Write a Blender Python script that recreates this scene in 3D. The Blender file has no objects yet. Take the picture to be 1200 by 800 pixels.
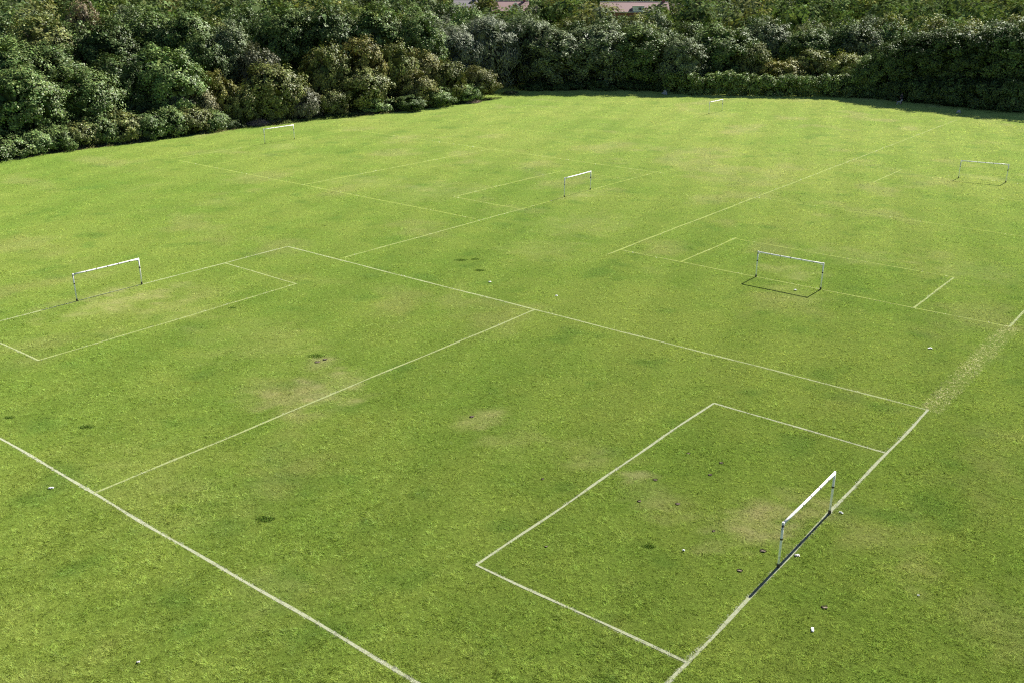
import bpy, bmesh, math, random
import numpy as np
from mathutils import Vector, Matrix

rng = np.random.default_rng(7)
random.seed(7)
scene = bpy.context.scene
COL = scene.collection

# ------------------------------------------------------------------ camera
F = 1145.6
YAW, PITCH, ROLL = 0.67172, 0.36102, 0.0019
CAM = np.array([61.306, -17.466, 20.598])
fw = np.array([-math.sin(YAW)*math.cos(PITCH), math.cos(YAW)*math.cos(PITCH), -math.sin(PITCH)])
rt = np.array([math.cos(YAW), math.sin(YAW), 0.0])
up = np.cross(rt, fw)
rt, up = rt*math.cos(ROLL)+up*math.sin(ROLL), -rt*math.sin(ROLL)+up*math.cos(ROLL)

def ray(px, py):
    return rt*(px-600)/F - up*(py-400)/F + fw

def ground(px, py, z=0.0):
    d = ray(px, py)
    return CAM + d*((z-CAM[2])/d[2])

def depth_point(px, py, dist):
    """the point at a horizontal distance of dist metres from the camera"""
    d = ray(px, py)
    return CAM + d*(dist/math.hypot(d[0], d[1]))

cd = bpy.data.cameras.new('camera'); co = bpy.data.objects.new('camera', cd); COL.objects.link(co)
cd.sensor_width = 36.0; cd.lens = F/1200*36.0
cd.clip_start = 0.5; cd.clip_end = 4000
co.matrix_world = Matrix(((rt[0], up[0], -fw[0], CAM[0]), (rt[1], up[1], -fw[1], CAM[1]), (rt[2], up[2], -fw[2], CAM[2]), (0, 0, 0, 1)))
scene.camera = co

# ------------------------------------------------------------------ light
SUN_EL = 38.5
w = bpy.data.worlds.new('World'); scene.world = w; w.use_nodes = True
nt = w.node_tree
sky = nt.nodes.new('ShaderNodeTexSky'); sky.sky_type = 'NISHITA'; sky.sun_disc = False
sky.sun_elevation = math.radians(SUN_EL); sky.sun_rotation = 0.0; sky.air_density = 0.3; sky.dust_density = 0.2; sky.ozone_density = 1.0
bg = nt.nodes['Background']; bg.inputs['Strength'].default_value = 0.05
nt.links.new(sky.outputs[0], bg.inputs['Color'])
sl = bpy.data.lights.new('sun', 'SUN'); sl.energy = 5.0; sl.angle = math.radians(0.5); sl.color = (1.0, 0.95, 0.87)
so = bpy.data.objects.new('sun', sl); COL.objects.link(so); so.rotation_euler = (math.radians(-(90-SUN_EL)), 0, 0)
so.location = (0, 60, 80)
vs = scene.view_settings
vs.view_transform = 'Standard'; vs.look = 'None'; vs.gamma = 1.0; vs.exposure = 1.62; vs.use_curve_mapping = False
scene.cycles.use_denoising = False; scene.cycles.filter_width = 1.2
scene.cycles.max_bounces = 5; scene.cycles.diffuse_bounces = 1; scene.cycles.transmission_bounces = 3; scene.cycles.glossy_bounces = 2

# ------------------------------------------------------------------ object helpers
def tag(o, label=None, cat=None, group=None, kind=None):
    if label: o['label'] = label
    if cat: o['category'] = cat
    if group: o['group'] = group
    if kind: o['kind'] = kind
    return o

def empty(name, loc=(0, 0, 0), rz=0.0):
    o = bpy.data.objects.new(name, None); COL.objects.link(o)
    o.location = loc; o.rotation_euler = (0, 0, rz); o.empty_display_size = 0.3
    return o

def link_mesh(name, me, mat=None, parent=None, loc=(0, 0, 0)):
    o = bpy.data.objects.new(name, me); COL.objects.link(o)
    if mat is not None and len(me.materials) == 0: me.materials.append(mat)
    o.parent = parent; o.location = loc
    return o

def from_bm(name, bm, mat, parent=None, loc=(0, 0, 0), smooth=False):
    me = bpy.data.meshes.new(name)
    bmesh.ops.recalc_face_normals(bm, faces=bm.faces)
    bm.to_mesh(me); bm.free()
    if smooth:
        me.polygons.foreach_set('use_smooth', [True]*len(me.polygons))
    return link_mesh(name, me, mat, parent, loc)

def np_mesh(name, verts, n_per, facecol=None):
    """faces of n_per vertices each, no sharing; verts (nf*n_per, 3)"""
    me = bpy.data.meshes.new(name)
    nv = len(verts); nf = nv//n_per
    me.vertices.add(nv); me.vertices.foreach_set('co', np.ascontiguousarray(verts, dtype=np.float32).ravel())
    me.loops.add(nv); me.loops.foreach_set('vertex_index', np.arange(nv, dtype=np.int32))
    me.polygons.add(nf)
    me.polygons.foreach_set('loop_start', np.arange(0, nv, n_per, dtype=np.int32))
    if facecol is not None:
        a = me.attributes.new('col', 'FLOAT_COLOR', 'FACE')
        c = np.ones((nf, 4), np.float32); c[:, :3] = facecol
        a.data.foreach_set('color', c.ravel())
    me.update(calc_edges=True)
    return me

def bm_box(bm, c, s, rz=0.0):
    m = Matrix.Translation(c) @ Matrix.Rotation(rz, 4, 'Z') @ Matrix.Diagonal((s[0], s[1], s[2], 1))
    return bmesh.ops.create_cube(bm, size=1.0, matrix=m)['verts']

def bm_tube(bm, pts, radii, seg=10):
    rings = []
    P = [Vector(p) for p in pts]
    for i, p in enumerate(P):
        t = (P[min(i+1, len(P)-1)]-P[max(i-1, 0)]).normalized()
        a = t.orthogonal().normalized(); b = t.cross(a)
        if rings:   # keep the frame from twisting
            a0 = rings_a
            a = (a0 - t*a0.dot(t)).normalized(); b = t.cross(a)
        rings_a = a
        rings.append([bm.verts.new(p+(a*math.cos(2*math.pi*k/seg)+b*math.sin(2*math.pi*k/seg))*radii[i]) for k in range(seg)])
    for r0, r1 in zip(rings, rings[1:]):
        for k in range(seg):
            bm.faces.new((r0[k], r0[(k+1) % seg], r1[(k+1) % seg], r1[k]))
    bm.faces.new(list(reversed(rings[0]))); bm.faces.new(rings[-1])

# ------------------------------------------------------------------ noise (numpy)
def vnoise(x, y, scale, seed):
    u = x/scale; v = y/scale
    i = np.floor(u).astype(np.int64); j = np.floor(v).astype(np.int64)
    fu = u-i; fv = v-j
    fu = fu*fu*(3-2*fu); fv = fv*fv*(3-2*fv)
    def h(a, b):
        n = (a*374761393 + b*668265263 + seed*974634777) & 0xffffffff
        n = ((n ^ (n >> 13))*1274126177) & 0xffffffff
        n = (n ^ (n >> 16)) & 0xffffffff
        return n/4294967295.0
    return (h(i, j)*(1-fu)+h(i+1, j)*fu)*(1-fv)+(h(i, j+1)*(1-fu)+h(i+1, j+1)*fu)*fv

def fbm(x, y, scale, seed, octv=3):
    s = 0; a = 1; t = 0
    for k in range(octv):
        s = s + a*vnoise(x*(1+0.13*k)+y*0.31*k, y-x*0.27*k, scale/2**k, seed+k); t += a; a *= 0.55
    return s/t

def smooth(a, lo, hi):
    t = np.clip((a-lo)/(hi-lo), 0, 1)
    return t*t*(3-2*t)

# ------------------------------------------------------------------ materials
def new_mat(name):
    m = bpy.data.materials.new(name); m.use_nodes = True
    m.node_tree.nodes.clear()
    out = m.node_tree.nodes.new('ShaderNodeOutputMaterial')
    return m, m.node_tree, out

def N(t, kind, **kw):
    n = t.nodes.new(kind)
    for k, v in kw.items():
        if k in n.inputs: n.inputs[k].default_value = v
        else: setattr(n, k, v)
    return n

def leafy(name, source, trans=0.35, gloss=0.05, rough=0.45, var=0.35, hue=0.03, tint=(1.15, 1.25, 0.6), upn=0.0, sheen=0.0):
    """thin leaf: diffuse + light through the leaf + a little gloss; colour from the object or a face attribute"""
    m, t, out = new_mat(name)
    if source == 'object':
        oc = N(t, 'ShaderNodeObjectInfo').outputs['Color']
        ta = N(t, 'ShaderNodeAttribute', attribute_name='col')
        tm_ = N(t, 'ShaderNodeMix', data_type='RGBA', blend_type='MULTIPLY'); tm_.inputs['Factor'].default_value = 1.0
        t.links.new(oc, tm_.inputs['A']); t.links.new(ta.outputs['Color'], tm_.inputs['B']); src = tm_.outputs['Result']
    else:
        a = N(t, 'ShaderNodeAttribute', attribute_name=source); src = a.outputs['Color']
    geo = N(t, 'ShaderNodeNewGeometry')
    hsv = N(t, 'ShaderNodeHueSaturation')
    t.links.new(src, hsv.inputs['Color'])
    mr = N(t, 'ShaderNodeMapRange'); mr.inputs['To Min'].default_value = 1-var; mr.inputs['To Max'].default_value = 1+var
    t.links.new(geo.outputs['Random Per Island'], mr.inputs['Value']); t.links.new(mr.outputs[0], hsv.inputs['Value'])
    mh = N(t, 'ShaderNodeMath', operation='MULTIPLY'); mh.inputs[1].default_value = 7.31
    fr = N(t, 'ShaderNodeMath', operation='FRACT'); t.links.new(geo.outputs['Random Per Island'], mh.inputs[0]); t.links.new(mh.outputs[0], fr.inputs[0])
    m2 = N(t, 'ShaderNodeMapRange'); m2.inputs['To Min'].default_value = 0.5-hue; m2.inputs['To Max'].default_value = 0.5+hue
    t.links.new(fr.outputs[0], m2.inputs['Value']); t.links.new(m2.outputs[0], hsv.inputs['Hue'])
    d = N(t, 'ShaderNodeBsdfDiffuse'); tr = N(t, 'ShaderNodeBsdfTranslucent'); g = N(t, 'ShaderNodeBsdfGlossy', Roughness=rough)
    g.inputs['Color'].default_value = (0.9, 0.95, 0.9, 1)
    mul = N(t, 'ShaderNodeMix', data_type='RGBA', blend_type='MULTIPLY'); mul.inputs['Factor'].default_value = 1.0
    t.links.new(hsv.outputs[0], mul.inputs['A']); mul.inputs['B'].default_value = (*tint, 1)
    t.links.new(hsv.outputs[0], d.inputs['Color']); t.links.new(mul.outputs['Result'], tr.inputs['Color'])
    if upn:
        mv = N(t, 'ShaderNodeMix', data_type='VECTOR'); mv.inputs['Factor'].default_value = upn
        t.links.new(geo.outputs['Normal'], mv.inputs[4]); mv.inputs[5].default_value = (0, 0, 1)
        nn = N(t, 'ShaderNodeVectorMath', operation='NORMALIZE'); t.links.new(mv.outputs[1], nn.inputs[0])
        t.links.new(nn.outputs[0], d.inputs['Normal'])
    x = N(t, 'ShaderNodeMixShader', Fac=trans); t.links.new(d.outputs[0], x.inputs[1]); t.links.new(tr.outputs[0], x.inputs[2])
    if sheen:
        # light scattered forward off the fuzz of standing blades
        sh = N(t, 'ShaderNodeBsdfSheen', Roughness=.35); cmb = N(t, 'ShaderNodeCombineXYZ', Z=1.0); t.links.new(cmb.outputs[0], sh.inputs['Normal'])
        sc = N(t, 'ShaderNodeMix', data_type='RGBA', blend_type='MULTIPLY'); sc.inputs['Factor'].default_value = 1.0
        t.links.new(hsv.outputs[0], sc.inputs['A']); sc.inputs['B'].default_value = (sheen, sheen, sheen*1.3, 1)
        t.links.new(sc.outputs['Result'], sh.inputs['Color'])
        ad = N(t, 'ShaderNodeAddShader'); t.links.new(x.outputs[0], ad.inputs[0]); t.links.new(sh.outputs[0], ad.inputs[1]); x = ad
    y = N(t, 'ShaderNodeMixShader', Fac=gloss); t.links.new(x.outputs[0], y.inputs[1]); t.links.new(g.outputs[0], y.inputs[2])
    t.links.new(y.outputs[0], out.inputs['Surface'])
    return m

def painted(name, base, dark, scale=9.0, lo=0.55, hi=0.68, rough=0.5, bump=0.2, spec=0.4):
    """a base colour with worn patches of a second colour"""
    m, t, out = new_mat(name)
    tc = N(t, 'ShaderNodeTexCoord')
    n1 = N(t, 'ShaderNodeTexNoise', Scale=scale, Detail=5.0, Roughness=0.65); t.links.new(tc.outputs['Object'], n1.inputs['Vector'])
    mr = N(t, 'ShaderNodeMapRange'); mr.inputs['From Min'].default_value = lo; mr.inputs['From Max'].default_value = hi
    t.links.new(n1.outputs['Fac'], mr.inputs['Value'])
    mx = N(t, 'ShaderNodeMix', data_type='RGBA'); mx.inputs['A'].default_value = (*base, 1); mx.inputs['B'].default_value = (*dark, 1)
    t.links.new(mr.outputs[0], mx.inputs['Factor'])
    p = N(t, 'ShaderNodeBsdfPrincipled', Roughness=rough); p.inputs['Specular IOR Level'].default_value = spec
    t.links.new(mx.outputs['Result'], p.inputs['Base Color'])
    if bump:
        b = N(t, 'ShaderNodeBump', Strength=bump, Distance=0.01); t.links.new(n1.outputs['Fac'], b.inputs['Height']); t.links.new(b.outputs[0], p.inputs['Normal'])
    t.links.new(p.outputs[0], out.inputs['Surface'])
    return m

M_leaf = leafy('leaf', 'object', trans=0.05, gloss=0.016, rough=0.45, var=0.58, hue=0.03)
M_willow = leafy('willow_leaf', 'object', trans=0.12, gloss=0.02, rough=0.5, var=0.45, hue=0.02, tint=(1.0, 1.1, 0.7))
M_blade = leafy('grass_blade', 'col', trans=0.13, gloss=0.006, rough=0.5, var=0.10, upn=0.8, sheen=2.0, hue=0.02, tint=(1.12, 1.12, 0.6))
M_bark = painted('bark', (0.075, 0.06, 0.045), (0.03, 0.026, 0.02), scale=4, rough=0.9, bump=0.6, spec=0.2)
M_white = painted('worn_white_paint', (0.78, 0.78, 0.76), (0.12, 0.11, 0.10), scale=5.0, lo=0.6, hi=0.7, rough=0.45)
M_post = painted('worn_post_paint', (0.80, 0.80, 0.78), (0.06, 0.06, 0.06), scale=4.2, lo=0.57, hi=0.64, rough=0.5)
M_rust = painted('dark_socket', (0.05, 0.045, 0.04), (0.10, 0.06, 0.04), scale=12, rough=0.8)
M_litter = painted('litter_paper', (0.86, 0.86, 0.86), (0.55, 0.56, 0.58), scale=14, lo=0.5, hi=0.75, rough=0.6)
M_bag = painted('pale_plastic', (0.42, 0.40, 0.39), (0.25, 0.24, 0.24), scale=6, rough=0.4)
M_soil = painted('loose_soil', (0.34, 0.28, 0.22), (0.12, 0.09, 0.06), scale=18, lo=0.45, hi=0.65, rough=0.95, bump=0.8, spec=0.1)
M_hole = painted('shaded_hole_soil', (0.035, 0.027, 0.02), (0.012, 0.01, 0.008), scale=20, rough=0.95, bump=0.8, spec=0.1)
M_brick = painted('red_brick', (0.24, 0.11, 0.085), (0.17, 0.08, 0.065), scale=3, rough=0.85)
M_tile = painted('roof_tiles', (0.24, 0.145, 0.145), (0.17, 0.105, 0.105), scale=2.5, rough=0.8)
M_render = painted('white_render', (0.78, 0.78, 0.76), (0.6, 0.6, 0.58), scale=2, rough=0.8)
M_glass = painted('window_glass', (0.03, 0.035, 0.04), (0.05, 0.055, 0.06), scale=2, rough=0.08, bump=0, spec=0.6)
M_cloth = painted('dark_cloth', (0.02, 0.02, 0.026), (0.035, 0.033, 0.04), scale=8, rough=0.9)
M_skin = painted('skin', (0.5, 0.33, 0.26), (0.42, 0.26, 0.2), scale=10, rough=0.6, bump=0)
M_hair = painted('hair', (0.03, 0.02, 0.015), (0.05, 0.035, 0.025), scale=30, rough=0.7)
M_dog = painted('dog_coat', (0.5, 0.48, 0.45), (0.10, 0.09, 0.08), scale=2.2, lo=0.52, hi=0.56, rough=0.9)

def turf_material():
    """the soil and thatch between the blades: colour from the wear map, broken up by fine noise, with bump"""
    m, t, out = new_mat('turf')
    a = N(t, 'ShaderNodeAttribute', attribute_name='col')
    tc = N(t, 'ShaderNodeNewGeometry')
    n1 = N(t, 'ShaderNodeTexNoise', Scale=7.0, Detail=6.0, Roughness=0.7); t.links.new(tc.outputs['Position'], n1.inputs['Vector'])
    mr = N(t, 'ShaderNodeMapRange'); mr.inputs['From Min'].default_value = 0.3; mr.inputs['From Max'].default_value = 0.7
    mr.inputs['To Min'].default_value = 0.55; mr.inputs['To Max'].default_value = 1.25
    t.links.new(n1.outputs['Fac'], mr.inputs['Value'])
    hsv = N(t, 'ShaderNodeHueSaturation'); t.links.new(a.outputs['Color'], hsv.inputs['Color']); t.links.new(mr.outputs[0], hsv.inputs['Value'])
    b = N(t, 'ShaderNodeBump', Strength=0.9, Distance=0.05); t.links.new(n1.outputs['Fac'], b.inputs['Height'])
    d = N(t, 'ShaderNodeBsdfDiffuse', Roughness=0.6); t.links.new(hsv.outputs[0], d.inputs['Color']); t.links.new(b.outputs[0], d.inputs['Normal'])
    sh = N(t, 'ShaderNodeBsdfSheen', Roughness=.35)
    sc = N(t, 'ShaderNodeMix', data_type='RGBA', blend_type='MULTIPLY'); sc.inputs['Factor'].default_value = 1.0
    t.links.new(hsv.outputs[0], sc.inputs['A']); sc.inputs['B'].default_value = (2.6, 2.6, 3.4, 1); t.links.new(sc.outputs['Result'], sh.inputs['Color'])
    ad = N(t, 'ShaderNodeAddShader'); t.links.new(d.outputs[0], ad.inputs[0]); t.links.new(sh.outputs[0], ad.inputs[1])
    t.links.new(ad.outputs[0], out.inputs['Surface'])
    return m
M_turf = turf_material()

def chalk_material():
    m, t, out = new_mat('line_chalk')
    geo = N(t, 'ShaderNodeNewGeometry')
    n1 = N(t, 'ShaderNodeTexNoise', Scale=14.0, Detail=6.0, Roughness=0.8); t.links.new(geo.outputs['Position'], n1.inputs['Vector'])
    oi = N(t, 'ShaderNodeObjectInfo')
    sub = N(t, 'ShaderNodeMath', operation='ADD'); t.links.new(n1.outputs['Fac'], sub.inputs[0])
    sep = N(t, 'ShaderNodeSeparateColor'); t.links.new(oi.outputs['Color'], sep.inputs[0]); t.links.new(sep.outputs[0], sub.inputs[1])
    mr = N(t, 'ShaderNodeMapRange'); mr.inputs['From Min'].default_value = 0.92; mr.inputs['From Max'].default_value = 1.4
    t.links.new(sub.outputs[0], mr.inputs['Value'])
    mx = N(t, 'ShaderNodeMix', data_type='RGBA'); mx.inputs['A'].default_value = (0.22, 0.27, 0.06, 1); mx.inputs['B'].default_value = (0.36, 0.37, 0.30, 1)
    t.links.new(mr.outputs[0], mx.inputs['Factor'])
    d = N(t, 'ShaderNodeBsdfDiffuse', Roughness=0.5); t.links.new(mx.outputs['Result'], d.inputs['Color'])
    sh = N(t, 'ShaderNodeBsdfSheen', Roughness=.35)
    sc = N(t, 'ShaderNodeMix', data_type='RGBA', blend_type='MULTIPLY'); sc.inputs['Factor'].default_value = 1.0
    t.links.new(mx.outputs['Result'], sc.inputs['A']); sc.inputs['B'].default_value = (2.2, 2.2, 2.4, 1); t.links.new(sc.outputs['Result'], sh.inputs['Color'])
    ad = N(t, 'ShaderNodeAddShader'); t.links.new(d.outputs[0], ad.inputs[0]); t.links.new(sh.outputs[0], ad.inputs[1])
    t.links.new(ad.outputs[0], out.inputs['Surface'])
    return m
M_chalk = chalk_material()

# ------------------------------------------------------------------ pitch layout (metres, axes along the touchlines)
L, W = 49.775, 30.763
B1, D1, D2 = 9.33, 8.36, 8.83
CY = W/2
# name, x0, y0, x1, y1, width, strength (0..1)
LINES = [
    ('touchline', -30, 0, L, 0, .12, .85), ('touchline', 0, W, L, W, .13, .62),
    ('goal_line', 0, -3, 0, W, .12, .62), ('goal_line', L, -6, L, W, .12, .85),
    ('halfway_line', L/2, 0, L/2, W, .12, .58),
    ('penalty_area_line', L-D2, CY-B1, L-D2, CY+B1, .11, .82), ('penalty_area_line', L-D2, CY-B1, L, CY-B1, .11, .85), ('penalty_area_line', L-D2, CY+B1, L, CY+B1, .11, .8),
    ('penalty_area_line', D1, CY-B1, D1, CY+B1, .11, .5), ('penalty_area_line', 0, CY-B1, D1, CY-B1, .11, .6), ('penalty_area_line', 0, CY+B1, D1, CY+B1, .11, .55),
    # right rear pitch
    ('goal_line', 21.2, 46.65, 49.9, 46.65, .13, .40), ('touchline', 49.9, 46.65, 49.9, 97, .13, .6), ('touchline', 21.2, 45, 20.9, 140, .16, .42),
    ('penalty_area_line', 26.7, 46.65, 26.7, 56, .14, .40), ('penalty_area_line', 44.1, 46.65, 44.1, 55.4, .12, .55),
    ('penalty_area_line', 26.7, 55.6, 44.3, 55.5, .12, .34),
    ('halfway_line', 21.2, 71.4, 50, 71.4, .14, .22), ('penalty_area_line', 27.5, 86, 27.5, 95, .16, .40), ('penalty_area_line', 27.5, 86, 44.5, 86, .16, .16), ('goal_line', 21.1, 94.6, 50, 94.6, .16, .18),
    # wide, faded stretch between the two pitches
    ('faded_line', 49.85, 31, 49.95, 46.4, .8, .34), ('faded_line', 49.75, 31, 49.8, 46.4, .25, .42),
    # left rear pitch
    ('goal_line', 5.9, 31.5, 6.4, 53, .14, .46), ('goal_line', 6.4, 53, 6.9, 77, .14, .24), ('penalty_area_line', -1.9, 52.9, 6.4, 52.9, .15, .36),
    ('penalty_area_line', -2.0, 53, -1.6, 71, .16, .36), ('penalty_area_line', -1.6, 71, 6.5, 71, .15, .14), ('touchline', -40, 47.5, 5.6, 47.4, .15, .22),
    ('touchline', -41.6, 76.4, 8, 76.4, .18, .30), ('halfway_line', -17.9, 47.5, -16.8, 76.4, .18, .32), ('goal_line', -41.6, 47.5, -41.6, 76.4, .16, .1),
    ('touchline', -30, 91.5, -18, 91.5, .2, .14), ('goal_line', -11, 105, -11, 132, .2, .12),
]
# worn places: x, y, rx, ry, strength, (0 straw .. 1 bare soil); taken off the ground where the photograph shows them
def worn(px, py, rx, ry, s, k):
    p = ground(px, py); return (p[0], p[1], rx, ry, s, k)
WEAR = [worn(150, 352, 1.6, 3.6, .75, .3), worn(105, 348, .8, 3.2, .6, .35), worn(205, 362, 2.2, 2.0, .45, .1), worn(375, 460, 1.7, 2.6, .8, .55), worn(374, 424, .7, .8, .9, .8), worn(335, 470, 2.2, 2.0, .4, .2),
        worn(560, 491, .9, 1.3, .75, .4), worn(600, 512, 1.4, 1.4, .4, .2), worn(700, 535, 1.8, 1.4, .4, .3), worn(740, 556, .6, .6, .85, .8), worn(762, 582, 1.2, 1.2, .55, .6),
        worn(800, 600, 1.5, 1.0, .35, .4), worn(872, 618, 1.3, 1.7, .75, .6), worn(895, 600, 1.0, 2.0, .55, .5), worn(930, 618, .55, .75, .95, .75), worn(955, 598, .6, 1.2, .6, .5),
        worn(925, 318, 2.2, 1.5, .5, .35), worn(930, 345, 1.8, 1.6, .35, .2), worn(1040, 640, 1.5, 1.5, .35, .2), worn(1075, 675, .8, .8, .45, .3), worn(1000, 610, 1.6, 1.8, .3, .25),
        worn(1000, 300, 3.0, 2.5, .4, .3), worn(680, 262, 3.5, 4.0, .35, .15), worn(640, 290, 3, 3, .3, .1), worn(500, 226, 3, 4, .35, .2), worn(680, 228, 1.5, 2.4, .5, .3),
        worn(1150, 208, 2.6, 1.3, .45, .3), worn(1140, 318, 3, 3, .3, .3), worn(430, 212, 4, 3, .3, .3), worn(330, 172, 2.5, 3, .3, .2), worn(838, 134, 3, 3, .35, .3),
        worn(180, 560, 3, 3, .25, .1), worn(330, 700, 1.8, 1.8, .3, .25), worn(1190, 735, 2.0, 2.0, .35, .4), worn(300, 400, 4, 3, .3, .1), worn(270, 590, 2, 2.5, .2, .1)]

GRN = np.array([0.150, 0.244, 0.036]); YEL = np.array([0.230, 0.298, 0.055]); LUSH = np.array([0.116, 0.208, 0.034])
STRAW = np.array([0.36, 0.31, 0.13]); SOIL = np.array([0.36, 0.285, 0.18])

def turf_colour(x, y):
    """living colour of the sward at x, y and how worn it is"""
    n1 = fbm(x, y, 17, 1, 3); n2 = fbm(x, y, 4.2, 11, 3); n3 = fbm(x, y, 0.9, 21, 2)
    k = smooth(0.42*n1+0.36*n2+0.22*n3, 0.26, 0.76)*.8+.1
    c = GRN[None]*(1-k[:, None])+YEL[None]*k[:, None]
    lu = smooth(fbm(x, y, 2.1, 31, 2), 0.68, 0.88)*0.6
    c = c*(1-lu[:, None])+LUSH[None]*lu[:, None]
    dry = smooth(fbm(x, y, 6.0, 41, 4), 0.58, 0.80)*0.22
    c = c*(1-dry[:, None])+STRAW[None]*dry[:, None]
    # low-angle brightening of the backlit far grass, put into the turf colour
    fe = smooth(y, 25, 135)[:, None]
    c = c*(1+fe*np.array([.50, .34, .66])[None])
    # faint bands left by the gang mower
    band = np.sin((x*0.94+y*0.34)*2*math.pi/5.4)*0.5+0.5
    c = c*(0.97+0.06*smooth(band, .35, .65))[:, None]
    wr = np.zeros_like(x)
    for wx, wy, rx, ry, s, kk in WEAR:
        r = np.sqrt(((x-wx)/rx)**2+((y-wy)/ry)**2)
        near = r < 2.2
        if not near.any(): continue
        q = np.zeros_like(x)
        xn, yn = x[near], y[near]
        q[near] = s*smooth(1.55-r[near]-1.1*(fbm(xn, yn, 0.8, 51, 3)-0.5)*2, 0.0, 1.3)*(0.55+0.9*vnoise(xn, yn, .28, 61))
        q = np.clip(q*.38*(.6+.9*vnoise(x, y, 1.1, 63)), 0, 1)
        tgt = STRAW*(1-kk)+SOIL*kk
        c = c*(1-q[:, None])+tgt[None]*q[:, None]
        wr = np.maximum(wr, q)
    return c, wr

# ------------------------------------------------------------------ field: one sheet out to the horizon
def axis(lo, hi, step, far):
    core = np.arange(lo, hi+1e-6, step)
    return np.concatenate([[-far, -far/2, -far/4, lo-60], core, [hi+60, far/4+60, far/2+60, far+60]])
gx = axis(-75, 75, .5, 1500); gy = axis(-25, 175, .5, 1500)
X, Y = np.meshgrid(gx, gy); nx, ny = len(gx), len(gy)
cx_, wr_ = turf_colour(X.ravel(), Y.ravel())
me = bpy.data.meshes.new('field')
idx = (np.arange(ny-1)[:, None]*nx+np.arange(nx-1)[None]).ravel()
faces = np.stack([idx, idx+1, idx+nx+1, idx+nx], 1)
me.vertices.add(nx*ny); me.vertices.foreach_set('co', np.stack([X.ravel(), Y.ravel(), np.zeros(nx*ny)], 1).astype(np.float32).ravel())
me.loops.add(faces.size); me.loops.foreach_set('vertex_index', faces.astype(np.int32).ravel())
me.polygons.add(len(faces)); me.polygons.foreach_set('loop_start', np.arange(0, faces.size, 4, dtype=np.int32))
at = me.attributes.new('col', 'FLOAT_COLOR', 'POINT')
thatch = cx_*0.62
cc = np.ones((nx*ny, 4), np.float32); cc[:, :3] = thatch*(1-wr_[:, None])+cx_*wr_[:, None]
at.data.foreach_set('color', cc.ravel()); me.update(calc_edges=True)
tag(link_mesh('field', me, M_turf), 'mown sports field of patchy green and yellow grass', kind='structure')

# ------------------------------------------------------------------ painted lines: thin worn sheets on the turf
def line_sheet(name, x0, y0, x1, y1, wd, st, z):
    bm = bmesh.new()
    a = Vector((x0, y0, z)); b = Vector((x1, y1, z)); d = (b-a); n = max(2, int(d.length/0.6)); t = d.normalized(); s = Vector((-t.y, t.x, 0))
    prev = None
    ph = random.random()*9
    for i in range(n+1):
        p = a+d*(i/n)
        wob = 0.03*math.sin(i*0.21+ph)+0.018*math.sin(i*0.57+ph*2)
        ww = wd*(0.52+0.10*math.sin(i*0.83+ph)+random.uniform(-.05, .05))
        cur = (bm.verts.new(p+s*(wob-ww)), bm.verts.new(p+s*(wob+ww)))
        if prev: bm.faces.new((prev[0], cur[0], cur[1], prev[1]))
        prev = cur
    o = from_bm(name, bm, M_chalk); o.color = (0.12+0.74*st, 0, 0, 1)
    return tag(o, 'worn white painted pitch line across the grass', kind='structure')
for i, (nm, x0, y0, x1, y1, wd, st) in enumerate(LINES):
    if nm != 'faded_line': line_sheet(nm, x0, y0, x1, y1, wd, st, 0.004+0.0012*(i % 7))

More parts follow.
